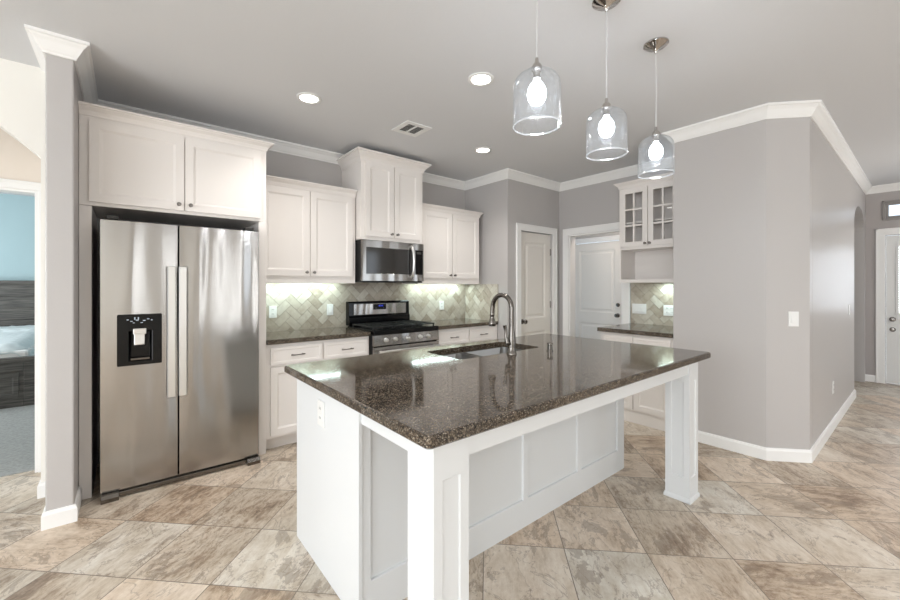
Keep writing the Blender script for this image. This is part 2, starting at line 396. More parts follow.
# ------------------------------------------------------------------ the setting
ZC = 2.74
YB, XP, YP, XD, XW, Y1, Y2, X3, Y3, XH = 4.0, 3.55, 3.233, 4.593, 3.835, 1.483, .809, 4.04, .586, 8.1
PLX, NLX = -.350, -.423
struct('floor', MB().box(-4.1, 8.4, -4.6, 4.16, -.1, 0), 'floor')
struct('floor', MB().box(-4.1, 1.5, 4.16, 9.1, -.1, .004), 'carpet')
struct('ceiling', MB().box(-4.1, 8.4, -4.6, 9.1, ZC, ZC+.1), 'ceiling')
struct('wall_back', MB().box(-.2335, XP+.1, YB, YB+.12, 0, ZC), 'wall')
struct('wall_pier', MB().box(PLX, -.2335, 3.118, 4.22, 0, ZC), 'wall', bevel=.008)
struct('wall_nook_right', MB().box(NLX, PLX, 3.6, 4.22, 0, ZC), 'cream')
def arch_wall(name, x0, x1, ox0, ox1, y0, y1, zs, za, mat, shallow=False):
    mb = MB(); n = 16
    for i in range(n):                                              # curved head made of strips
        t0, t1 = PI-PI*i/n, PI-PI*(i+1)/n
        cx, rx = (ox0+ox1)/2, (ox1-ox0)/2
        f = (lambda q: math.sin(q)**2) if shallow else math.sin
        p = [(cx+rx*math.cos(t0), zs+(za-zs)*f(t0)), (cx+rx*math.cos(t1), zs+(za-zs)*f(t1))]
        mb.prism([p[0], p[1], (p[1][0], ZC), (p[0][0], ZC)], 1, y0, y1)
    mb.box(x0, ox0, y0, y1, 0, ZC)
    if x1 > ox1+1e-4: mb.box(ox1, x1, y0, y1, 0, ZC)
    return struct(name, mb, mat)
arch_wall('wall_left_arch', -4, NLX, -1.75, NLX-.0005, 3.6, 3.72, 2.17, 2.52, 'cream', True)
# bedroom wall with its door opening
mb = MB().box(-4, -1.32, 4.1, 4.22, 0, ZC).box(-1.32, -.495, 4.1, 4.22, 2.035, ZC).box(-.495, NLX-.001, 4.1, 4.22, 0, ZC)
struct('wall_bedroom_front', mb, simple('peach_wall_paint', (240, 229, 217), .6))
struct('wall_nook_left', MB().box(-1.95, -1.83, 3.721, 4.099, 0, ZC), 'cream')
struct('wall_bedroom_back', MB().box(-4, 1.4, 8.9, 9.02, 0, ZC), 'blue')
struct('wall_bedroom_right', MB().box(1.3, 1.42, 4.22, 8.9, 0, ZC), 'blue')
mb = MB().box(-4.1, -4, 3.72, 5.4, 0, ZC).box(-4.1, -4, 7.8, 9, 0, ZC).box(-4.1, -4, 5.4, 7.8, 0, .8).box(-4.1, -4, 5.4, 7.8, 2.2, ZC)
struct('wall_bedroom_left', mb, 'blue')
def casing(name, F, x0, x1, z1, wd=.085, t=.016, legs=(1, 1), z0=0, bottom=False, mat='trim'):
    """door casing around opening x0..x1, face outwards -y at local y=0"""
    mb = MB(F)
    if legs[0]: mb.box(x0-wd, x0, -t, 0, z0, z1)
    if legs[1]: mb.box(x1, x1+wd, -t, 0, z0, z1)
    mb.box(x0-wd if legs[0] else x0, x1+wd if legs[1] else x1, -t, 0, z1, z1+wd)
    for a, b in ((x0-wd, x0-wd+.02), (x1+wd-.02, x1+wd)):
        mb.box(a, b, -t-.006, -t, z0, z1+wd)
    mb.box(x0-wd, x1+wd, -t-.006, -t, z1+wd-.02, z1+wd)
    if bottom: mb.box(x0-wd, x1+wd, -t, 0, z0-wd, z0)
    return struct(name, mb, mat, bevel=.003, weld=False)
casing('trim_1', Matrix.Translation((0, 4.1, 0)), -1.32, -.495, 2.035, wd=.06)
struct('trim_2', MB().box(-.513, -.496, 4.1, 4.22, 0, 2.035).box(-1.32, -1.303, 4.1, 4.22, 0, 2.035).box(-1.303, -.513, 4.1, 4.22, 2.02, 2.035), 'trim')
# pantry walls
struct('wall_pantry_side', MB().box(XP, XP+.1, YP+.1, YB, 0, ZC), 'wall')
PX0, PX1 = 3.785, 4.435
struct('wall_pantry', MB().box(XP, PX0, YP, YP+.1, 0, ZC).box(PX1, XD+.12, YP, YP+.1, 0, ZC).box(PX0, PX1, YP, YP+.1, 2.04, ZC), 'wall')
casing('trim_3', Matrix.Translation((0, YP, 0)), PX0, PX1, 2.04)
# wall with the cased opening to the utility room
OY0, OY1 = 3.08, 2.33
struct('wall_utility', MB().box(XD, XD+.12, OY0, YP, 0, ZC).box(XD, XD+.12, Y1-.12, OY1, 0, ZC).box(XD, XD+.12, OY1, OY0, 2.03, ZC), 'wall')
casing('trim_4', faceX(XD, OY0), 0, OY0-OY1, 2.03)
struct('trim_5', MB().box(XD, XD+.12, OY0-.018, OY0-.001, 0, 2.03).box(XD, XD+.12, OY1+.001, OY1+.018, 0, 2.03).box(XD, XD+.12, OY1+.018, OY0-.018, 2.012, 2.029), 'trim', weld=False)
struct('wall_utility_far', MB().box(5.74, 5.86, 3.79, 4.5, 0, ZC).box(5.74, 5.86, 2.0, 2.93, 0, ZC).box(5.74, 5.86, 2.93, 3.79, 2.05, ZC), 'wall')
struct('wall_utility_right', MB().box(XD+.12, 5.86, 1.9, 2.0, 0, ZC), 'wall')
struct('wall_utility_left', MB().box(XD+.12, 5.86, 4.5, 4.6, 0, ZC), 'wall')
# partition block between kitchen and hall
mb = MB().prism([(XD, Y1), (XW, Y1), (XW, Y2), (X3, Y3), (X3+.12, Y3), (X3+.12, Y3+.12), (XW+.12, Y2+.05), (XW+.12, Y1-.12), (XD, Y1-.12)], 2, 0, ZC)
struct('wall_partition', mb, 'wall', bevel=.006)
arch_wall('wall_hall', X3+.12, XH, 6.82, 7.99, Y3, Y3+.12, 2.12, 2.38, 'wall')
struct('wall_hall_niche', MB().box(6.7, XH, 2.3, 2.4, 0, ZC).box(6.6, 6.7, Y3+.12, 2.4, 0, ZC), 'wall')
# entry wall
FY0, FY1 = .395, -.55
mb = MB().box(XH, XH+.12, FY0, 2.4, 0, ZC).box(XH, XH+.12, -4.5, FY1, 0, ZC).box(XH, XH+.12, FY1, FY0, 2.05, 2.28).box(XH, XH+.12, FY1, FY0, 2.49, ZC)
struct('wall_entry', mb, simple('hall_wall_paint', (176, 170, 168), .55, bump=.15, bscale=120))
casing('trim_6', faceX(XH, FY0), 0, FY0-FY1, 2.05, wd=.09)
# rear and left walls of the living room, with the windows that light the place and two added slots
def wall_with_windows(name, axis, at, a0, a1, wins, z0, z1, mat):
    mb = MB()
    def bx(a, b, za, zb):
        if axis == 'x': mb.box(at-.1, at, a, b, za, zb)
        else: mb.box(a, b, at-.1, at, za, zb)
    p = a0
    for wa, wb in wins:
        bx(p, wa, 0, ZC); bx(wa, wb, 0, z0); bx(wa, wb, z1, ZC); p = wb
    bx(p, a1, 0, ZC)
    return struct(name, mb, mat)
LW = [(-3.5, -1.7), (-1.2, 2.4)]
RW = [(1.56, 1.70), (2.23, 2.37), (4.0, 6.4)]  # first two are narrow slots added for the refrigerator streaks
wall_with_windows('wall_living_left', 'x', -4, -4.5, 3.72, LW, .4, 2.5, 'cream')
wall_with_windows('wall_living_rear', 'y', -4.5, -4, XH, RW, .4, 2.5, 'cream')
wi = 1
for axis, at, ws in (('x', -4, LW), ('y', -4.5, RW)):
    for a, b in ws:
        mb = MB(); n = max(1, round((b-a)/.9))
        def bx(p, q, za, zb):
            if axis == 'x': mb.box(at-.09, at-.03, p, q, za, zb)
            else: mb.box(p, q, at-.09, at-.03, za, zb)
        bx(a, b, .4, .46); bx(a, b, 2.44, 2.5); bx(a, b, 1.42, 1.46)
        for k in range(n+1):
            c = a+(b-a)*k/n; bx(max(a, c-.03), min(b, c+.03), .4, 2.5)
        struct('window_%d' % wi, mb, 'trim', weld=False); wi += 1

# crown moulding and baseboards
CR = [(0, ZC-.098), (.010, ZC-.098), (.013, ZC-.088), (.020, ZC-.080), (.030, ZC-.062), (.042, ZC-.040), (.054, ZC-.028), (.060, ZC-.020), (.070, ZC-.016), (.070, ZC), (0, ZC)]
struct('trim_7', MB().sweep([(PLX, 3.6), (PLX, 3.118), (-.2335, 3.118), (-.2335, YB), (1.775, YB)], CR), 'trim')
struct('trim_8', MB().sweep([(2.545, YB), (XP, YB), (XP, YP), (XD, YP), (XD, Y1), (XW, Y1), (XW, Y2), (X3, Y3), (XH, Y3), (XH, -4.4)], CR), 'trim')
BB = [(0, 0), (.015, 0), (.015, .078), (.011, .086), (.009, .094), (0, .096)]
struct('baseboard_left', MB().sweep([(NLX, 4.08), (NLX, 3.6), (PLX, 3.6), (PLX, 3.118), (-.2335, 3.118), (-.2335, 3.385)], BB), 'trim')
struct('baseboard_partition', MB().sweep([(XW, Y1-.01), (XW, Y2), (X3, Y3), (6.82, Y3), (6.82, Y3+.12)], BB), 'trim')
struct('baseboard_entry', MB().sweep([(XH, 2.29), (XH, FY0+.091)], BB), 'trim')
struct('baseboard_pantry', MB().sweep([(XP+.0, YP), (PX0-.087, YP)], BB), 'trim')

# ------------------------------------------------------------------ hardware
def knob(p, F, x, y, z, r=.014, mat='pewter', name='knob'):
    """cabinet knob projecting to -y from the face at y"""
    mb = MB(F); prof = [(0, 0), (r*.75, 0), (r*.7, -.004), (r*.38, -.008), (r*.38, -.016), (r*.9, -.020), (r, -.025), (r*.85, -.030), (0, -.032)]
    mb.lathe([(a, b) for a, b in prof], (x, y, z), axis=1, seg=16)
    return build(name, mb, mat, p, smooth=True)
def pull(p, F, x, y, z, w=.10):
    mb = MB(F); h = w/2
    mb.tube([(x-h, y, z), (x-h, y-.022, z)], .006, 8).tube([(x+h, y, z), (x+h, y-.022, z)], .006, 8)
    mb.tube([(x-h-.014, y-.020, z), (x-h, y-.026, z), (x-h*.4, y-.030, z), (x+h*.4, y-.030, z), (x+h, y-.026, z), (x+h+.014, y-.020, z)], [.006, .006, .0045, .0045, .006, .006], 8)
    return build('handle', mb, 'pewter', p, smooth=True)
def cab_door(p, F, x0, x1, z0, z1, yf, kn=None, mat='cab', fr=.055, name='door', pl=None):
    """door standing proud of the face frame at yf, outward -y"""
    mb = MB(F); t = .018
    mb.slab(x0, x1, z0, z1, yf-t, t, [(x0+fr, x1-fr, z0+fr, z1-fr)], depth=.009, bev=.014)
    o = build(name, mb, mat, p, bevel=.002)
    if kn: knob(o, F, kn[0], yf-t, kn[1])
    if pl: pull(o, F, (x0+x1)/2, yf-t, (z0+z1)/2)
    return o
def cab_drawer(p, F, x0, x1, z0, z1, yf):
    mb = MB(F); t = .018
    mb.slab(x0, x1, z0, z1, yf-t, t, [(x0+.022, x1-.022, z0+.022, z1-.022)], depth=.003, bev=.006)
    o = build('drawer', mb, 'cab', p, bevel=.002); pull(o, F, (x0+x1)/2, yf-t, (z0+z1)/2, .085)
    return o
def crownprof(z, h, out): return [(0, z), (.006, z), (.010, z+h*.2), (out*.35, z+h*.45), (out*.75, z+h*.72), (out*.8, z+h*.8), (out, z+h*.84), (out, z+h), (0, z+h)]

# ------------------------------------------------------------------ refrigerator enclosure
t = thing('refrigerator_cabinet', 'tall white refrigerator surround with two-door cabinet over the steel refrigerator', 'cabinet', (.3, 3.69, 0))
build('side_panel', MB().box(-.232, -.172, 3.39, 3.998, 0, 1.86), 'cab', t, bevel=.002)
build('side_panel', MB().box(.812, .868, 3.39, 3.998, 0, 1.86), 'cab', t, bevel=.002)
build('body', MB().box(-.232, .868, 3.39, 3.998, 1.862, 2.45), 'cab', t, bevel=.002)
cab_door(t, FX, -.185, .317, 1.885, 2.405, 3.39, (.285, 1.925), fr=.05)
cab_door(t, FX, .323, .825, 1.885, 2.405, 3.39, (.355, 1.925), fr=.05)
build('crown', MB().sweep([(-.232, 3.39), (.868, 3.39), (.868, 3.998)], crownprof(2.43, .065, .05)), 'cab', t)

# ------------------------------------------------------------------ refrigerator
t = thing('refrigerator', 'stainless steel side-by-side refrigerator with black ice dispenser', 'refrigerator', (.33, 3.6, 0))
build('body', MB().box(-.125, .785, 3.352, 3.96, .03, 1.775), 'darkvoid', t, bevel=.004)
def fr_door(x0, x1):
    mb = MB(); n = 10; pts = []
    for i in range(n+1):                                            # gently crowned steel front
        u = i/n; x = x0+(x1-x0)*u; pts.append((x, 3.286-.005*(1-(2*u-1)**4)-.001*(1-(2*u-1)**2)))
    pts += [(x1, 3.345), (x0, 3.345)]
    mb.prism([(a, b) for a, b in pts], 2, .050, 1.765)
    return mb
def dispenser_door(x0, x1, hx0, hx1, hz0, hz1):
    mb = MB(); bm = mb.bm; z0, z1, yb = .050, 1.765, 3.345
    Y = lambda x: 3.286-.005*(1-(2*(x-x0)/(x1-x0)-1)**4)-.001*(1-(2*(x-x0)/(x1-x0)-1)**2)
    xs = sorted([x0+(x1-x0)*i/10 for i in range(11)]+[hx0, hx1]); zs = [z0, hz0, hz1, z1]
    G = [[bm.verts.new((x, Y(x), z)) for z in zs] for x in xs]
    inh = lambda i, j: hx0-1e-6 <= xs[i] and xs[i+1] <= hx1+1e-6 and j == 1
    for i in range(len(xs)-1):
        for j in range(3):
            if not inh(i, j): bm.faces.new([G[i][j], G[i+1][j], G[i+1][j+1], G[i][j+1]])
    mb.box(x0, x1, yb-.001, yb, z0, z1)
    B = [[bm.verts.new((x, yb, z)) for z in zs] for x in xs]
    for i in range(len(xs)-1):
        for j in (0, 3): bm.faces.new([G[i][j], G[i+1][j], B[i+1][j], B[i][j]])
        if hx0-1e-6 <= xs[i] and xs[i+1] <= hx1+1e-6:
            for j in (1, 2): bm.faces.new([G[i][j], G[i+1][j], B[i+1][j], B[i][j]])
    for i in (0, len(xs)-1):
        for j in range(3): bm.faces.new([G[i][j], G[i][j+1], B[i][j+1], B[i][j]])
    for h in (hx0, hx1):
        i = xs.index(h); bm.faces.new([G[i][1], G[i][2], B[i][2], B[i][1]])
    return mb
dl = build('freezer_door', dispenser_door(-.128, .271, -.043, .178, .84, 1.16), 'steel', t, smooth=True)
dr = build('refrigerator_door', fr_door(.281, .786), 'steel', t, smooth=True)
for d, x in ((dl, .234), (dr, .299)):
    mb = MB().prism([(x-.024, 3.243), (x-.018, 3.237), (x+.018, 3.237), (x+.024, 3.243), (x+.024, 3.255), (x-.024, 3.255)], 2, .60, 1.48)
    mb.box(x-.012, x+.012, 3.25, 3.285, .62, .66).box(x-.012, x+.012, 3.25, 3.285, 1.42, 1.46)
    build('handle', mb, 'steel_bright', d, bevel=.003)
build('gasket', MB().box(-.12, .78, 3.345, 3.353, .08, 1.76), 'rubber', t)
DX0, DX1, DZ0, DZ1 = -.048, .183, .835, 1.165
dp = build('dispenser', MB().slab(DX0, DX1, DZ0, DZ1, 3.270, .06, [(DX0+.055, DX1-.05, DZ0+.025, DZ1-.105)], depth=.045, bev=.012), 'black', t, bevel=.006)
build('paddle', MB().prism([(3.290, 1.055), (3.282, 1.05), (3.276, .965), (3.290, .96), (3.30, 1.055)], 0, .037, .092).box(.032, .100, 3.264, 3.30, 1.035, 1.072), 'steel_bright', dp, bevel=.003)
build('drip_tray', MB().box(.02, .118, 3.273, 3.31, .868, .880), 'nickel', dp, bevel=.002)
mb = MB()
for i, (px, pz, pw, ph) in enumerate(((.0, 1.128, .010, .006), (.018, 1.118, .012, .005), (.038, 1.13, .006, .016), (.046, 1.124, .014, .006), (.056, 1.13, .006, .016), (.082, 1.12, .014, .006), (.104, 1.13, .012, .005), (.03, 1.108, .01, .004), (.07, 1.108, .012, .004), (.124, 1.122, .008, .006))):
    mb.box(px, px+pw, 3.2685, 3.2705, pz, pz+ph)
build('control_icons', mb, 'icons', dp, weld=False)
build('base_grille', MB().box(-.04, .71, 3.275, 3.30, .008, .036).box(-.10, .76, 3.30, 3.36, .02, .046), 'nickel', t, bevel=.003)
for x in (-.125, .70):
    build('foot_cover', MB().prism([(3.238, 0), (3.236, .026), (3.248, .046), (3.36, .046), (3.36, 0)], 0, x, x+.088), 'nickel', t, bevel=.003)
for x in (-.10, .70):
    build('hinge_cover', MB().box(x, x+.06, 3.31, 3.42, 1.776, 1.80), 'darkvoid', t, bevel=.004)

# ------------------------------------------------------------------ wall cabinets
def upper(label, x0, x1, z0, z1, yf, crown_h, crown_o, doors, cr_path, zd0, zd1, fill=None):
    t = thing('wall_cabinet', label, 'cabinet', ((x0+x1)/2, (yf+YB)/2, z0))
    mb = MB().box(x0, x1, yf, YB-.002, z0+.03, z1)
    mb.box(x0, x1, yf, yf+.02, z0, z0+.03).box(x0, x0+.018, yf+.02, YB-.002, z0, z0+.03).box(x1-.018, x1, yf+.02, YB-.002, z0, z0+.03)
    build('body', mb, 'cab', t, bevel=.0015, weld=False)
    m = (doors[0]+doors[1])/2
    cab_door(t, FX, doors[0], m-.004, zd0, zd1, yf, (m-.034, zd0+.035))
    cab_door(t, FX, m+.004, doors[1], zd0, zd1, yf, (m+.034, zd0+.035))
    build('crown', MB().sweep(cr_path, crownprof(z1-.02, crown_h, crown_o)), 'cab', t)
    return t
upper('white two-door wall cabinet between refrigerator surround and microwave cabinet', .87, 1.768, 1.375, 2.25, 3.65, .07, .045,
      (.885, 1.735), [(.87, 3.65), (1.768, 3.65)], 1.44, 2.225)
upper('tallest white wall cabinet, above the microwave, its crown near the ceiling', 1.78, 2.52, 1.81, 2.60, 3.55, .105, .07,
      (1.82, 2.48), [(1.78, 3.995), (1.78, 3.55), (2.52, 3.55), (2.52, 3.995)], 1.845, 2.585)
upper('white two-door wall cabinet right of the microwave, beside the pantry corner', 2.53, 3.475, 1.372, 2.235, 3.65, .065, .04,
      (2.58, 3.45), [(2.53, 3.65), (3.475, 3.65), (3.475, 3.995)], 1.44, 2.21)

# ------------------------------------------------------------------ microwave
t = thing('microwave', 'stainless over-the-range microwave with dark window above the range', 'microwave', (2.15, 3.75, 1.39))
MX0, MX1 = 1.784, 2.518
build('body', MB().box(MX0, MX1, 3.57, 3.98, 1.39, 1.806), 'blackmatte', t, bevel=.002)
y = 3.525
mwd = build('door', MB().slab(MX0+.001, 2.40, 1.40, 1.803, y, .04, [(1.825, 2.375, 1.47, 1.735)], depth=.004, bev=.004), 'steel', t, bevel=.003)
build('window', MB().box(1.828, 2.372, y-.001, y+.003, 1.473, 1.732), 'mwglass', mwd)
build('handle', MB().tube([(2.352, y, 1.44), (2.352, y-.026, 1.452), (2.356, y-.044, 1.51), (2.358, y-.050, 1.605), (2.356, y-.044, 1.70), (2.352, y-.026, 1.758), (2.352, y, 1.77)], [.012, .012, .013, .014, .013, .012, .012], 12), 'steel_bright', mwd, smooth=True)
cp = build('control_panel', MB().slab(2.403, MX1-.001, 1.40, 1.803, y, .04, [(2.408, MX1-.010, 1.47, 1.735)], depth=.002, bev=.003), 'steel', t, bevel=.003)
build('control_glass', MB().box(2.410, MX1-.012, y-.001, y+.003, 1.473, 1.732), 'black', cp)
build('clock_display', MB().box(2.425, 2.485, y-.0018, y-.0008, 1.69, 1.715), 'slot', cp)
build('vent_grille', MB().box(1.79, 2.51, 3.54, 3.60, 1.383, 1.399), 'blackmatte', t)

# ------------------------------------------------------------------ base cabinets along the back wall
def base_cab(label, F, x0, x1, yf, yb, fronts, toe=.07, z1=.872, toeflush=False):
    loc = F @ Vector(((x0+x1)/2, (yf+yb)/2, 0))
    t = thing('base_cabinet', label, 'cabinet', loc)
    mb = MB(F).box(x0, x1, yf, yb, .105, z1)
    mb.box(x0, x1, yf+(0 if toeflush else toe), yb, 0, .105)
    build('body', mb, 'cab', t, bevel=.0015, weld=False)
    for a, b in fronts: cab_drawer(t, F, a, b, .705, .845, yf)
    for a, b in fronts: cab_door(t, F, a, b, .13, .685, yf, ((b-.028) if a == fronts[0][0] else (a+.028), .65), fr=.05)
    return t
YFB = 3.40
base_cab('white base cabinet with two drawers between refrigerator and range', FX, .87, 1.788, YFB, 3.998, [(.90, 1.325), (1.345, 1.765)])
base_cab('white base cabinet with two drawers between range and pantry wall', FX, 2.58, 3.545, YFB, 3.998, [(2.61, 3.05), (3.075, 3.50)])
def slab_top(name, label, x0, x1, y0, y1, edges):
    o = build(name, MB().box(x0, x1, y0, y1, .874, .914), 'granite', bevel=.006); tag(o, label, 'countertop'); return o
slab_top('countertop', 'short brown granite worktop left of the range under glowing backsplash', .87, 1.790, 3.365, 3.978, 0)
slab_top('countertop', 'brown granite worktop right of the range running into pantry wall corner', 2.576, 3.528, 3.365, 3.978, 0)

# ------------------------------------------------------------------ backsplash
def herring(name, label, F, x0, x1, z0, z1, s=.075):
    """tile sheet in the local xz plane, outward -y, tiles 45 degrees"""
    g = .0016; bm = bmesh.new(); lay = bm.loops.layers.float_color.new('tile')
    cxm, czm = (x0+x1)/2, (z0+z1)/2; R = int(((x1-x0)+(z1-z0))/s)+4
    ca = math.cos(PI/4)
    for i in range(-R, R):
        for j in range(-R//2, R//2):
            ox, oy = i*1-2*j, i*1+2*j
            for (a, b, c, d) in ((0, 0, 2, 1), (0, 1, 1, 3)):
                P = []
                for u, v in ((a+ox, b+oy), (c+ox, b+oy), (c+ox, d+oy), (a+ox, d+oy)): P.append([u*s, v*s])
                P = [[P[0][0]+g, P[0][1]+g], [P[1][0]-g, P[1][1]+g], [P[2][0]-g, P[2][1]-g], [P[3][0]+g, P[3][1]-g]]
                W = [(cxm+(p[0]-p[1])*ca, czm+(p[0]+p[1])*ca) for p in P]
                if max(w_[0] for w_ in W) < x0 or min(w_[0] for w_ in W) > x1 or max(w_[1] for w_ in W) < z0 or min(w_[1] for w_ in W) > z1: continue
                vf = [bm.verts.new((w_[0], -.010, w_[1])) for w_ in W]; vb = [bm.verts.new((w_[0], -.006, w_[1])) for w_ in W]
                r = random.random()
                fs = [bm.faces.new(vf)]+[bm.faces.new([vf[k], vb[k], vb[(k+1) % 4], vf[(k+1) % 4]]) for k in range(4)]
                for f in fs:
                    for l in f.loops: l[lay] = (r, r, r, 1)
    for co, no in (((x0, 0, 0), (-1, 0, 0)), ((x1, 0, 0), (1, 0, 0)), ((0, 0, z0), (0, 0, -1)), ((0, 0, z1), (0, 0, 1))):
        bmesh.ops.bisect_plane(bm, geom=bm.verts[:]+bm.edges[:]+bm.faces[:], plane_co=co, plane_no=no, clear_outer=True)
    nt_ = len(bm.faces)
    v = [bm.verts.new(p) for p in ((x0, -.007, z0), (x1, -.007, z0), (x1, -.007, z1), (x0, -.007, z1), (x0, 0, z0), (x1, 0, z0), (x1, 0, z1), (x0, 0, z1))]
    for q in ((0,1,2,3), (0,1,5,4), (1,2,6,5), (2,3,7,6), (3,0,4,7), (4,5,6,7)):
        f = bm.faces.new([v[i] for i in q]); f.material_index = 1
    bm.transform(F)
    mb = MB(); mb.bm.free(); mb.bm = bm
    c = F @ Vector((cxm, 0, z0))
    bmesh.ops.recalc_face_normals(bm, faces=bm.faces)
    for vv in bm.verts: vv.co -= c
    me = bpy.data.meshes.new(name); bm.to_mesh(me); bm.free(); me.materials.append(M['tile']); me.materials.append(M['grout'])
    o = bpy.data.objects.new(name, me); COL.objects.link(o); o.location = c
    return tag(o, label, 'backsplash')
herring('backsplash', 'long beige herringbone tile backsplash behind range and both worktops', Matrix.Translation((0, YB-.001, 0)), .87, 3.538, .90, 1.42)
herring('backsplash', 'short beige herringbone return on the pantry side wall', faceX(XP-.001, 3.987), 0, .60, .90, 1.37)
herring('backsplash', 'beige herringbone tile under the glass-door display cabinet', faceX(XD-.001, 2.235), 0, .745, .90, 1.388)

# ------------------------------------------------------------------ plates
def plate(name, label, F, x, z, y=0, w=.07, h=.115, kind='outlet', cat='outlet', gangs=1, group=None):
    loc = F @ Vector((x, y, z-h/2)); t = thing(name, label, cat, loc, group)
    W = w+(gangs-1)*.046
    build('cover', MB(F).box(x-W/2, x+W/2, y-.006, y, z-h/2, z+h/2), 'plastic', t, bevel=.002)
    for g in range(gangs):
        gx = x+(g-(gangs-1)/2)*.046
        if kind == 'outlet':
            for dz in (-.022, .022):
                r = build('receptacle', MB(F).box(gx-.016, gx+.016, y-.008, y-.0055, z+dz-.014, z+dz+.014), 'plastic', t, bevel=.003)
                build('slot', MB(F).box(gx-.008, gx-.005, y-.0085, y-.0075, z+dz-.003, z+dz+.008).box(gx+.005, gx+.008, y-.0085, y-.0075, z+dz-.003, z+dz+.008), 'slot', r, weld=False)
        else:
            build('rocker', MB(F).prism([(y-.0055, z-.032), (y-.011, z-.03), (y-.0065, z+.03), (y-.0055, z+.032)], 0, gx-.016, gx+.016), 'plastic', t, bevel=.001)
    return t
FB = Matrix.Translation((0, YB-.0115, 0))
plate('outlet', 'white outlet on backsplash nearest the refrigerator', FB, 1.08, 1.10)
plate('light_switch', 'white switch on backsplash just left of the range', FB, 1.645, 1.10, kind='switch', cat='switch')
plate('outlet', 'white outlet on backsplash right of the range', FB, 3.13, 1.10)
FN = faceX(XD-.0115, 2.235)
plate('light_switch', 'wide three-gang white switch plate under the glass-door cabinet', FN, .10, 1.085, kind='switch', cat='switch', gangs=3)
plate('outlet', 'white outlet beside partition edge under the glass-door cabinet', FN, .43, 1.08, gangs=2, w=.08)
dv = Vector((X3-XW, Y3-Y2)).normalized()
ang = math.atan2(dv.y, dv.x)
FCH = Matrix.Translation((XW, Y2, 0)) @ Matrix.Rotation(ang, 4, 'Z')
plate('light_switch', 'white switch on grey chamfered wall at the hall corner', FCH, .19, 1.095, kind='switch', cat='switch', gangs=1)
FHW = Matrix.Translation((0, Y3, 0))
plate('light_switch', 'white switch on hall wall near the arched opening', FHW, 6.30, 1.08, kind='switch', cat='switch', gangs=1)
plate('outlet', 'white outlet low on the hall wall above the baseboard', FHW, 5.16, .39)
FIL = faceX(.71, 0)
plate('outlet', 'white outlet on the left end panel of the island', FIL, -1.82, .75, w=.075, h=.12)

# ------------------------------------------------------------------ range
t = thing('range', 'stainless gas range with black cooktop and raised control backguard', 'range', (2.176, 3.65, 0))
RX0, RX1 = 1.800, 2.572
build('body', MB().box(RX0, RX1, 3.36, 3.975, .02, .895), 'blackmatte', t, bevel=.003)
build('cooktop', MB().box(RX0, RX1, 3.325, 3.90, .878, .925), 'black', t, bevel=.006)
bgd = build('backguard', MB().prism([(3.885, .925), (3.885, 1.01), (3.90, 1.03), (3.905, 1.165), (3.918, 1.18), (3.975, 1.18), (3.975, .925)], 0, RX0+.015, RX1+.005), 'black', t, bevel=.006)
build('fascia', MB().box(RX0+.07, RX1-.045, 3.893, 3.905, 1.035, 1.155), 'steel', bgd, bevel=.003)
dsp = build('display', MB().box(2.10, 2.26, 3.889, 3.894, 1.088, 1.148), 'black', bgd, bevel=.001)
mb = MB()
for i, x in enumerate((2.165, 2.178, 2.196, 2.209)): mb.box(x, x+.002, 3.887, 3.8895, 1.122, 1.136).box(x, x+.008, 3.887, 3.8895, 1.134, 1.136).box(x+.007, x+.009, 3.887, 3.8895, 1.122, 1.136)
build('clock_digits', mb, 'display', dsp, weld=False)
build('button', MB().box(2.125, 2.14, 3.8875, 3.8895, 1.10, 1.108), 'slot', dsp); build('button', MB().box(2.22, 2.235, 3.8875, 3.8895, 1.10, 1.108), 'slot', dsp)
for gx0, gx1 in ((RX0+.02, 2.04), (2.05, 2.30), (2.31, RX1-.02)):
    mb = MB(); za, zb = .942, .954
    for yy in (3.38, 3.60, 3.82): mb.box(gx0, gx1, yy-.006, yy+.006, za, zb)
    for xx in (gx0+.006, (gx0+gx1)/2, gx1-.006): mb.box(xx-.006, xx+.006, 3.38, 3.82, za, zb)
    for xx in (gx0+.006, gx1-.006):
        for yy in (3.385, 3.815): mb.box(xx-.006, xx+.006, yy-.006, yy+.006, .925, za)
    for xx in (gx0+.06, gx1-.06): mb.box(xx-.004, xx+.004, 3.40, 3.80, za, zb)
    build('grate', mb, 'blackmatte', t, weld=False)
for bx_, by_ in ((1.93, 3.49), (1.93, 3.72), (2.175, 3.60), (2.42, 3.49), (2.42, 3.72)):
    build('burner', MB().lathe([(0, .925), (.05, .925), (.05, .932), (.036, .934), (.036, .942), (0, .942)], (bx_, by_, 0), seg=24), 'blackmatte', t, smooth=True)
cpn = build('control_panel', MB().prism([(3.322, .775), (3.318, .785), (3.326, .877), (3.36, .877), (3.36, .775)], 0, RX0+.002, RX1-.002), 'steel', t, bevel=.002)
for x in (1.925, 2.03, 2.175, 2.325, 2.425):
    kb = MB().lathe([(0, 0), (.022, 0), (.022, -.008), (.017, -.010), (.016, -.034), (.012, -.037), (0, -.037)], (x, 3.320, .83), axis=1, seg=20)
    build('knob', kb, 'steel_bright', cpn, smooth=True)
od = build('oven_door', MB().slab(RX0+.004, RX1-.004, .20, .765, 3.318, .04, [(RX0+.10, RX1-.10, .32, .64)], depth=.004, bev=.004), 'steel', t, bevel=.003)
build('window', MB().box(RX0+.105, RX1-.105, 3.317, 3.323, .325, .635), 'mwglass', od)
mb = MB().tube([(RX0+.03, 3.272, .725), (RX1-.03, 3.272, .725)], .013, 12)
for x in (RX0+.07, RX1-.07): mb.tube([(x, 3.272, .725), (x, 3.32, .725)], .009, 8)
build('handle', mb, 'steel_bright', od, smooth=True)
build('storage_drawer', MB().box(RX0+.004, RX1-.004, 3.32, 3.36, .04, .19), 'steel', t, bevel=.003)

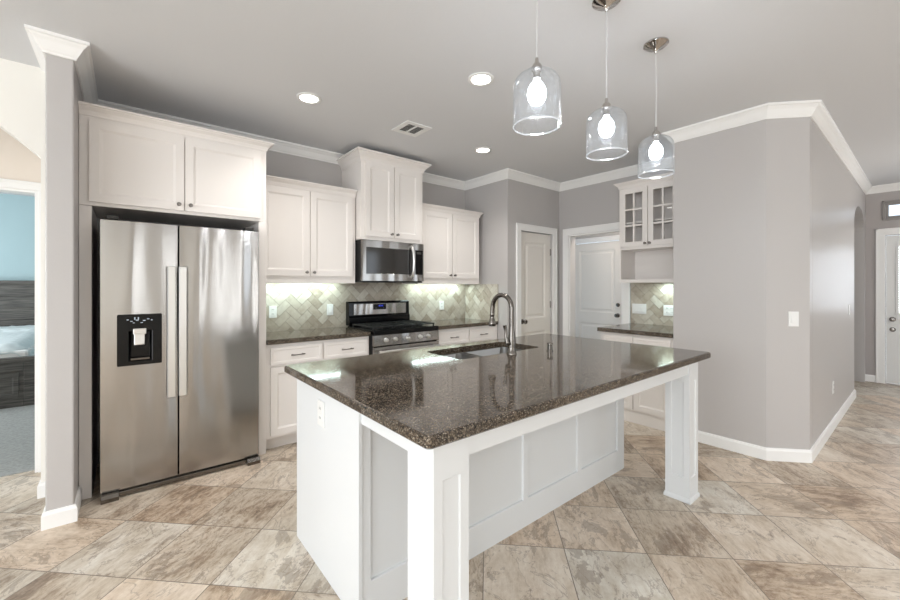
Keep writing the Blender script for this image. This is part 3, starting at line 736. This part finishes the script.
# ------------------------------------------------------------------ island
IX0, IX1, IY0, IY1 = .71, 2.85, 1.44, 2.17
t = thing('kitchen_island', 'white panelled kitchen island with two square posts under granite top', 'island', (1.78, 1.6, 0))
mb = MB().box(IX0, IX0+.018, IY0-.004, IY1, 0, .872)                # left end panel
build('end_panel', mb, 'island', t, bevel=.0015)
build('end_panel', MB().box(IX1-.018, IX1, IY0, IY1, 0, .872), 'island', t, bevel=.0015)
ys = IY0
mb = MB(); xs = [.735, 1.19, 1.715, 2.248, 2.76]; sw = .038
holes = [(xs[i]+(sw if i else .03), xs[i+1], .15, .80) for i in range(4)]
mb.slab(IX0+.018, IX1-.018, 0, .872, ys, .03, holes, depth=.012, bev=.004)
build('back_panel', mb, 'island', t, bevel=.0015)
# cabinet boxes on the working side, open at the top under the sink
mb = MB().box(IX0+.018, 1.47, IY0+.03, IY1-.02, .10, .868).box(2.34, IX1-.018, IY0+.03, IY1-.02, .10, .868).box(1.47, 2.34, IY0+.03, IY1-.02, .10, .60).box(1.47, 2.34, IY1-.04, IY1-.02, .60, .868)
mb.box(IX0+.018, IX1-.018, IY0+.03, IY1-.09, 0, .10)
build('body', mb, 'island', t, weld=False)
FK = Matrix.Rotation(PI, 4, 'Z')
for a, b in ((.745, 1.09), (1.10, 1.45), (1.48, 1.90), (1.91, 2.33), (2.36, 2.81)):
    cab_door(t, FK, -b, -a, .13, .845, -(IY1-.02), (-b+.03, .80), mat='island', fr=.05)
for px in (.712, 2.690):
    s, y0p = .142, .945
    mb = MB()
    # four faces, each with a long sunken panel
    for k in range(4):
        F = Matrix.Translation((px+s/2, y0p+s/2, 0)) @ Matrix.Rotation(k*PI/2, 4, 'Z')
        m2 = MB(F); m2.slab(-s/2, s/2, .0, .872, -s/2, .02, [(-s/2+.034, s/2-.034, .15, .755)], depth=.006, bev=.005, mitre=.02)
        bmt = bpy.data.meshes.new('tmp'); m2.bm.to_mesh(bmt); mb.bm.from_mesh(bmt); m2.bm.free(); bpy.data.meshes.remove(bmt)
    po = build('post', mb, 'island', t, weld=False)
    build('base_trim', MB().sweep([(px, y0p+.002), (px, y0p), (px+s, y0p), (px+s, y0p+s), (px, y0p+s), (px, y0p)], [(0, .001), (.008, .001), (.008, .018), (.003, .028), (0, .028)]) if px > 1 else MB().box(px-.006, px+s+.006, y0p-.006, y0p+s+.006, .001, .02), 'island', po)
mb = MB().box(.854, 2.690, .952, .972, .80, .872).box(.722, .742, 1.087, 1.436, .80, .872).box(2.80, 2.82, 1.087, 1.44, .80, .872)
build('apron', mb, 'island', t, bevel=.0015, weld=False)

# island worktop with the sink cut out
SX0, SX1, SY0, SY1 = 1.52, 2.28, 1.755, 2.125
def rrect(x0, x1, y0, y1, r, n=6):
    P = []
    for cx, cy, a in ((x1-r, y1-r, 0), (x0+r, y1-r, PI/2), (x0+r, y0+r, PI), (x1-r, y0+r, 1.5*PI)):
        for k in range(n+1): P.append((cx+r*math.cos(a+PI/2*k/n), cy+r*math.sin(a+PI/2*k/n)))
    return P
mb = MB(); bm = mb.bm
O = rrect(.667, 2.978, .915, 2.255, .016); I = rrect(SX0, SX1, SY0, SY1, .05)
n = len(O)
lev = [(.876, 0), (.874, .004), (.882, 0), (.898, 0), (.909, -.002), (.914, -.007)]
prof = [(-.006, .874), (0, .880), (0, .905), (-.003, .911), (-.009, .914)]
def off(P, d, cx, cy):
    r = []
    for x, y_ in P:
        r.append((x+(d if x > cx else -d), y_+(d if y_ > cy else -d)))
    return r
rings = [[bm.verts.new((x, y_, z)) for x, y_ in off(O, d, 1.8, 1.6)] for d, z in prof]
for A, B in zip(rings, rings[1:]):
    for k in range(n): bm.faces.new([A[k], A[(k+1) % n], B[(k+1) % n], B[k]])
it = [bm.verts.new((x, y_, .914)) for x, y_ in I]; ib = [bm.verts.new((x, y_, .874)) for x, y_ in I]
for k in range(n): bm.faces.new([it[k], it[(k+1) % n], ib[(k+1) % n], ib[k]])
for k in range(n):
    bm.faces.new([rings[-1][k], rings[-1][(k+1) % n], it[(k+1) % n], it[k]])
    bm.faces.new([rings[0][k], rings[0][(k+1) % n], ib[(k+1) % n], ib[k]])
tag(build('island_countertop', mb, 'granite'), 'large polished brown granite island worktop with sink cut-out', 'countertop')
# sink
t = thing('sink', 'stainless double-bowl undermount sink set in the island worktop', 'sink', (1.9, 1.94, .70))
def bowl(x0, x1, y0, y1, zb):
    m = MB(); b_ = m.bm
    specs = [(-.012, .872, .05), (0, .872, .05), (.004, .80, .05), (.008, zb+.03, .055), (.02, zb+.008, .06), (.05, zb, .07)]
    R = []
    for d, z, r in specs: R.append([b_.verts.new((x, yy, z)) for x, yy in rrect(x0+d, x1-d, y0+d, y1-d, r)])
    q = len(R[0])
    for A, B in zip(R, R[1:]):
        for k in range(q): b_.faces.new([A[k], A[(k+1) % q], B[(k+1) % q], B[k]])
    b_.faces.new(R[-1])
    return m
for x0, x1, zb, yy0 in ((1.515, 1.83, .74, SY0+.0), (1.87, 2.285, .70, SY0-.0)):
    bo = build('bowl', bowl(x0, x1, yy0, SY1+.01, zb), 'steel_sink', t, smooth=True)
    build('drain', MB().lathe([(0, zb+.002), (.03, zb+.002), (.04, zb+.004), (.043, zb+.001)], ((x0+x1)/2, 1.95, 0), seg=20), 'drain', bo, smooth=True)
build('divider', MB().box(1.828, 1.872, SY0+.01, SY1, .855, .868), 'steel_sink', t, bevel=.004)

# faucet
t = thing('faucet', 'tall gooseneck pull-down nickel faucet standing behind the island sink', 'faucet', (1.90, 1.695, .914))
fx, fy = 1.90, 1.695
build('base', MB().lathe([(0, .9142), (.032, .9142), (.032, .922), (.027, .930), (.024, .96), (.026, 1.0), (.022, 1.03), (.017, 1.08), (.015, 1.10), (0, 1.10)], (fx, fy, 0), seg=24), 'nickel', t, smooth=True)
pts = [(fx, fy, 1.08), (fx, fy, 1.14), (fx, fy, 1.20)]
for k in range(0, 13):
    a = PI-PI*k/12; pts.append((fx, fy+.085+.085*math.cos(a), 1.205+.085*math.sin(a)))
pts += [(fx, fy+.173, 1.17)]
build('spout', MB().tube(pts, .0155, 16), 'nickel', t, smooth=True)
build('spray_head', MB().lathe([(0, 1.17), (.015, 1.17), (.0165, 1.16), (.0165, 1.15), (.014, 1.145), (.0175, 1.13), (.024, 1.105), (.026, 1.088), (.022, 1.08), (0, 1.08)], (fx, fy+.174, 0), seg=20), 'nickel', t, smooth=True)
lv = MB().tube([(fx-.018, fy, .985), (fx-.045, fy, .985)], .014, 12).tube([(fx-.043, fy, .99), (fx-.05, fy+.004, 1.03), (fx-.047, fy+.008, 1.065), (fx-.053, fy+.012, 1.10)], [.015, .010, .009, .013], 12)
build('lever', lv, 'nickel', t, smooth=True)
t = thing('air_gap', 'small nickel dishwasher air gap cap beside the faucet', 'air gap', (2.19, 1.615, .914))
build('cap', MB().lathe([(0, .9142), (.021, .9142), (.021, .920), (.017, .923), (.017, .957), (.019, .959), (.019, .966), (.015, .971), (0, .971)], (2.19, 1.615, 0), seg=20), 'nickel', t, smooth=True)

# ------------------------------------------------------------------ display nook beside the utility opening
FD = faceX(0, 0)                                                     # local x = -Y, local y = X
DXF = 4.25; a0, a1 = -2.20, -1.497                                   # left and right sides in local x
t = thing('display_cabinet', 'white wall cabinet with glass-pane doors above an open shelf', 'cabinet', (4.42, 1.85, 1.385))
mb = MB(FD); th = .018; yb = XD-.002
mb.box(a0, a0+th, DXF, yb, 1.385, 2.44).box(a1-th, a1, DXF, yb, 1.385, 2.44).box(a0+th, a1-th, yb-.01, yb, 1.42, 2.44)
mb.box(a0+th, a1-th, DXF, yb, 1.385, 1.42).box(a0+th, a1-th, DXF, yb-.01, 1.745, 1.765).box(a0+th, a1-th, DXF, yb-.01, 2.42, 2.44)
mb.box(a0+th, a0+.035, DXF, DXF+.018, 1.765, 2.42).box(a1-.095, a1-th, DXF, DXF+.018, 1.42, 2.42)
mb.box(a0+th, a1-.095, DXF, DXF+.018, 1.765, 1.785).box(a0+th, a1-.095, DXF, DXF+.018, 2.39, 2.42)
build('body', mb, 'cab', t, weld=False)
build('shelf', MB(FD).box(a0+th, a1-th, DXF+.03, yb-.01, 2.03, 2.048), 'cab', t)
for (d0, d1, kx) in ((-2.178, -1.888, -1.908), (-1.880, -1.590, -1.860)):
    z0, z1 = 1.775, 2.405; st = .052; mt = .018; yf = DXF
    mb = MB(FD); ya, yc = yf-.018, yf
    mb.box(d0, d0+st, ya, yc, z0, z1).box(d1-st, d1, ya, yc, z0, z1).box(d0+st, d1-st, ya, yc, z0, z0+st).box(d0+st, d1-st, ya, yc, z1-st, z1)
    cx = (d0+d1)/2; mb.box(cx-mt/2, cx+mt/2, ya+.002, yc, z0+st, z1-st)
    for k in (1, 2):
        zz = z0+st+(z1-z0-2*st)*k/3; mb.box(d0+st, cx-mt/2, ya+.002, yc, zz-mt/2, zz+mt/2); mb.box(cx+mt/2, d1-st, ya+.002, yc, zz-mt/2, zz+mt/2)
    d = build('door', mb, 'cab', t, weld=False)
    build('glass', MB(FD).box(d0+st, d1-st, yf-.008, yf-.005, z0+st, z1-st), 'pane', d)
    knob(d, FD, kx, ya, 1.80)
# crown path with the room on its right: heading -Y the right side is -X
build('crown', MB().sweep([(yb, 2.2), (DXF, 2.2), (DXF, 1.5)], [(o, z) for o, z in crownprof(2.42, .065, .045)]), 'cab', t)
NX = 3.86
base_cab('white base cabinet below the glass-door cabinet, half hidden by island', FD, -2.20, -1.488, NX, XD-.002, [(-2.17, -1.86), (-1.845, -1.51)], toeflush=True)
tag(build('countertop', MB().box(3.825, XD-.012, 1.488, 2.225, .874, .914), 'granite', bevel=.006), 'small brown granite worktop in nook beside the grey partition', 'countertop')

# ------------------------------------------------------------------ interior doors
def round_knob(p, F, x, y, z, mat='nickel'):
    mb = MB(F).lathe([(0, 0), (.032, 0), (.032, -.006), (.014, -.012), (.012, -.034), (.024, -.044), (.029, -.056), (.024, -.068), (0, -.072)], (x, y, z), axis=1, seg=20)
    return build('knob', mb, mat, p, smooth=True)
def hinges(p, F, x, y, zs):
    for z in zs: build('hinge', MB(F).tube([(x, y-.004, z-.045), (x, y-.004, z+.045)], .007, 8), 'nickel', p)
def int_door(name, F, x0, x1, z1, y, knob_x, hinge_x, dead=False, mat='door'):
    """y = face; two sunken raised panels"""
    mb = MB(F); w_ = x1-x0; s = min(.115, w_*.17)
    mb.slab(x0, x1, .008, z1, y, .04, [(x0+s, x1-s, .17, .76), (x0+s, x1-s, .93, z1-.12)], raised=True, depth=.012, bev=.02)
    o = struct(name, mb, mat)
    round_knob(o, F, knob_x, y, .90)
    hinges(o, F, hinge_x, y, (.25, 1.1, z1-.23))
    if dead: build('deadbolt', MB(F).lathe([(0, 0), (.03, 0), (.03, -.008), (.024, -.018), (.020, -.026), (0, -.027)], (knob_x, y, 1.06), axis=1, seg=20), 'nickel', o, smooth=True)
    return o
int_door('door_1', FX, PX0+.004, PX1-.004, 2.032, YP+.03, PX0+.065, PX1-.006)
F6 = faceX(0, 0)
int_door('door_2', F6, -3.78, -2.94, 2.035, 5.76, -3.005, -3.775, dead=True)
casing('trim_9', faceX(5.74, 3.785), 0, 3.785-2.935, 2.045, wd=.07)
# strike plate hinge on the cased opening
# ------------------------------------------------------------------ front door and transom
t = MB(faceX(0, 0)); d0, d1 = -FY0+.005, -FY1-.005
gl = (d0+.12, d1-.12, .99, 1.88)
t.slab(d0, d1, .012, 2.04, XH+.03, .045, [(d0+.15, (d0+d1)/2-.04, .2, .80), ((d0+d1)/2+.04, d1-.15, .2, .80)], raised=True, depth=.01, bev=.015)
fd = struct('door_3', t, 'frontdoor')
mb = MB(faceX(0, 0))
g0, g1, h0, h1 = gl
mb.box(g0-.03, g0, XH+.016, XH+.03, h0-.03, h1+.03).box(g1, g1+.03, XH+.016, XH+.03, h0-.03, h1+.03).box(g0, g1, XH+.016, XH+.03, h0-.03, h0).box(g0, g1, XH+.016, XH+.03, h1, h1+.03)
build('glass_frame', mb, 'frontdoor', fd, weld=False)
build('glass_lite', MB(faceX(0, 0)).box(g0, g1, XH+.024, XH+.03, h0, h1), 'litegl', fd)
mb = MB(faceX(0, 0))
for k in range(28): mb.prism([(XH+.018, h0+.01+k*.031), (XH+.024, h0+.022+k*.031), (XH+.0235, h0+.023+k*.031), (XH+.0175, h0+.011+k*.031)], 0, g0, g1)
build('blind', mb, 'plastic', fd, weld=False)
round_knob(fd, faceX(0, 0), d0+.06, XH+.03, .89)
build('deadbolt', MB(faceX(0, 0)).lathe([(0, 0), (.03, 0), (.03, -.008), (.02, -.02), (0, -.022)], (d0+.06, XH+.03, .75), axis=1, seg=20), 'nickel', fd, smooth=True)
mb = MB(faceX(XH, FY0)); W = FY0-FY1
mb.box(0, W, .02, .08, 2.28, 2.31).box(0, W, .02, .08, 2.46, 2.49).box(0, .03, .02, .08, 2.31, 2.46).box(W-.03, W, .02, .08, 2.31, 2.46)
wn_ = struct('window_6', mb, 'greyframe', weld=False)
build('pane', MB(faceX(XH, FY0)).box(.03, W-.03, .05, .055, 2.31, 2.46), 'outside', wn_)
casing('trim_10', faceX(XH, FY0), 0, W, 2.49, wd=.03, z0=2.28, bottom=True, mat='greyframe')

# ------------------------------------------------------------------ pendants
px0, py0 = 1.27, 1.0
def make_pendant():
    t = thing('pendant_light', 'nearest clear glass pendant, leftmost of three over the island, canopy out of view', 'pendant light', (px0, py0, 1.987), 'pendants over the island')
    c = (px0, py0, 0)
    build('canopy', MB().lathe([(0, ZC-.001), (.066, ZC-.001), (.066, ZC-.008), (.058, ZC-.012), (.05, ZC-.020), (.02, ZC-.030), (.010, ZC-.045), (.006, ZC-.055), (0, ZC-.055)], c, seg=32), 'chrome', t, smooth=True)
    build('cord', MB().tube([(px0, py0, ZC-.05), (px0+.002, py0, 2.5), (px0, py0, 2.24)], .0022, 8), 'cord', t, smooth=True)
    sk = build('socket', MB().lathe([(0, 2.262), (.006, 2.262), (.009, 2.24), (.016, 2.236), (.021, 2.226), (.021, 2.212), (.015, 2.208), (.015, 2.178), (0, 2.178)], c, seg=24), 'chrome', t, smooth=True)
    g = [(.018, 2.207), (.035, 2.206), (.058, 2.199), (.078, 2.185), (.089, 2.168), (.0930, 2.148), (.0935, 2.12), (.0935, 1.99)]
    gs = build('glass_shade', MB().lathe(g, c, seg=48), 'glass', t, smooth=True)
    sd = gs.modifiers.new('thickness', 'SOLIDIFY'); sd.thickness = .002
    build('rim', MB().lathe([(.0910, 1.991), (.0915, 1.9875), (.0935, 1.9865), (.0950, 1.989), (.0940, 1.993), (.0915, 1.9935), (.0910, 1.991)], c, seg=48), 'rim', gs, smooth=True)
    build('bulb', MB().lathe([(0, 2.180), (.013, 2.178), (.014, 2.168), (.024, 2.158), (.034, 2.140), (.038, 2.118), (.034, 2.096), (.024, 2.081), (.012, 2.074), (0, 2.072)], c, seg=24), 'bulb', t, smooth=True)
    return t
pen = make_pendant()
dup(pen, (1.805, py0, 1.987), 'middle clear glass pendant of three over the island, canopy at top edge')
dup(pen, (2.35, py0, 1.987), 'farthest clear glass pendant, before the glass-door cabinet, nickel canopy in full view')
for x in (1.27, 1.805, 2.35):
    l = bpy.data.lights.new('pendant_lamp', 'POINT'); l.energy = 3; l.color = (.97, .98, 1); l.shadow_soft_size = .03
    o = bpy.data.objects.new('pendant_lamp', l); COL.objects.link(o); o.location = (x, py0, 2.03)
# recessed lights
cans = [((1.043, 2.917), 'recessed ceiling light nearest the refrigerator cabinet'), ((1.841, 1.916), 'recessed ceiling light closest to camera, left of the pendants'), ((2.819, 2.904), 'recessed ceiling light between air vent and pantry corner')]
r0 = None
for (x, y), lab in cans:
    if r0 is None:
        r0 = thing('recessed_light', lab, 'ceiling light', (x, y, ZC-.008), 'recessed ceiling lights')
        build('trim_ring', MB().lathe([(.064, ZC-.0005), (.088, ZC-.0005), (.088, ZC-.005), (.083, ZC-.008), (.068, ZC-.008), (.064, ZC-.004)], (x, y, 0), seg=36), 'plastic', r0, smooth=True)
        build('lens', MB().lathe([(0, ZC-.003), (.066, ZC-.003), (.066, ZC-.001), (0, ZC-.001)], (x, y, 0), seg=36), 'led', r0)
    else: dup(r0, (x, y, ZC-.008), lab)
    l = bpy.data.lights.new('downlight', 'SPOT'); l.energy = 30; l.color = (1, .97, .93); l.spot_size = math.radians(130); l.spot_blend = .8; l.shadow_soft_size = .06
    o = bpy.data.objects.new('downlight', l); COL.objects.link(o); o.location = (x, y, ZC-.03)
# air vent
t = thing('air_vent', 'white louvred square air register in the ceiling', 'vent', (1.95, 2.90, ZC-.01))
vx0, vx1, vy0, vy1 = 1.82, 2.075, 2.78, 3.04
build('frame', MB().box(vx0, vx1, vy0, vy0+.045, ZC-.008, ZC-.0005).box(vx0, vx1, vy1-.045, vy1, ZC-.008, ZC-.0005).box(vx0, vx0+.045, vy0+.045, vy1-.045, ZC-.008, ZC-.0005).box(vx1-.045, vx1, vy0+.045, vy1-.045, ZC-.008, ZC-.0005)
      .box(1.94, 1.955, vy0+.045, vy1-.045, ZC-.008, ZC-.0005), 'plastic', t, weld=False)
build('backing', MB().box(vx0+.045, vx1-.045, vy0+.045, vy1-.045, ZC-.002, ZC-.0005), 'slot', t)
mb = MB()
for k in range(8):
    y = vy0+.052+k*.021; mb.prism([(y, ZC-.008), (y+.010, ZC-.003), (y+.011, ZC-.004), (y+.001, ZC-.009)], 0, vx0+.045, vx1-.045)
build('louvre', mb, 'plastic', t, weld=False)

# under-cabinet lamps
UC = (.78, 1, .96)
for x0, x1 in ((.92, 1.72), (2.62, 3.42)):
    area('under_cabinet_lamp', ((x0+x1)/2, 3.90, 1.398), (x1-x0, .05), (0, 0, 0), 3.4, UC)
area('under_cabinet_lamp', (4.48, 1.70, 1.378), (.05, .35), (0, 0, 0), 2.2, UC)
# hall ceiling lamp
l = bpy.data.lights.new('hall_lamp', 'POINT'); l.energy = 12; l.color = (1, .93, .84); l.shadow_soft_size = .15
o = bpy.data.objects.new('hall_lamp', l); COL.objects.link(o); o.location = (6.3, -.7, 2.35)
l = bpy.data.lights.new('utility_fill', 'POINT'); l.energy = 10; l.color = (1, .90, .80); l.shadow_soft_size = .15  # unseen light, added to brighten the door beyond the opening
o = bpy.data.objects.new('utility_fill', l); COL.objects.link(o); o.location = (5.0, 2.5, 2.45)

# ------------------------------------------------------------------ bed seen through the bedroom door
t = thing('bed', 'grey wooden bed with white quilt seen through the bedroom doorway', 'bed', (-1.75, 7.6, 0))
BX0, BX1, BY0, BY1 = -2.65, -.80, 6.45, 8.85
mb = MB()
mb.box(BX0, BX1, BY1-.07, BY1, .0, 1.40)
mb.box(BX0-.03, BX1+.03, BY1-.10, BY1+.02, 1.38, 1.43)
for k in range(4): mb.box(BX0+.12, BX1-.12, BY1-.085, BY1-.07, .66+k*.18, .82+k*.18)
mb.box(BX1-.08, BX1, BY1-.095, BY1-.07, 0, 1.38)
build('headboard', mb, 'wood', t, bevel=.004, weld=False)
fb = build('footboard', MB().box(BX0, BX1, BY0, BY0+.06, .0, .50).box(BX0-.02, BX1+.02, BY0-.02, BY0+.08, .50, .55).box(BX1-.09, BX1, BY0-.015, BY0, 0, .5).box(BX0, BX1-.09, BY0-.015, BY0, 0, .09).box(BX0, BX1-.09, BY0-.015, BY0, .40, .5), 'wood', t, bevel=.004, weld=False)
build('side_rail', MB().box(BX1-.05, BX1, BY0+.06, BY1-.1, .12, .45), 'wood', t, bevel=.004)
build('side_rail', MB().box(BX0, BX0+.05, BY0+.06, BY1-.1, .12, .45), 'wood', t, bevel=.004)
for a, b in ((-2.6, -1.80), (-1.76, -.93)):
    build('drawer', MB().slab(a, b, .11, .38, BY0-.012, .02, [(a+.04, b-.04, .15, .34)], depth=.006), 'wood', t)
build('mattress', MB().box(BX0+.06, BX1-.06, BY0+.07, BY1-.1, .40, .62), 'plastic', t, bevel=.03)
mb = MB(); bm = mb.bm; nx, ny = 40, 60; G = []
for i in range(nx+1):
    row = []
    for j in range(ny+1):
        u, v = i/nx, j/ny; x = BX0+.02+(BX1-BX0-.04)*u; yy = BY0+.065+(BY1-BY0-.25)*v
        e = min(u, 1-u)*8; z = .70+.012*math.sin(x*37)*math.sin(yy*33)+.05*(v > .72)*(1-math.exp(-((v-.72)*20)**2))
        z -= .16*max(0, 1-e)**2+.10*max(0, 1-v*14)**2
        row.append(bm.verts.new((x, yy, z)))
    G.append(row)
for i in range(nx):
    for j in range(ny): bm.faces.new([G[i][j], G[i+1][j], G[i+1][j+1], G[i][j+1]])
q = build('quilt', mb, 'duvet', t, smooth=True); sm = q.modifiers.new('solid', 'SOLIDIFY'); sm.thickness = .04; sm.offset = -1
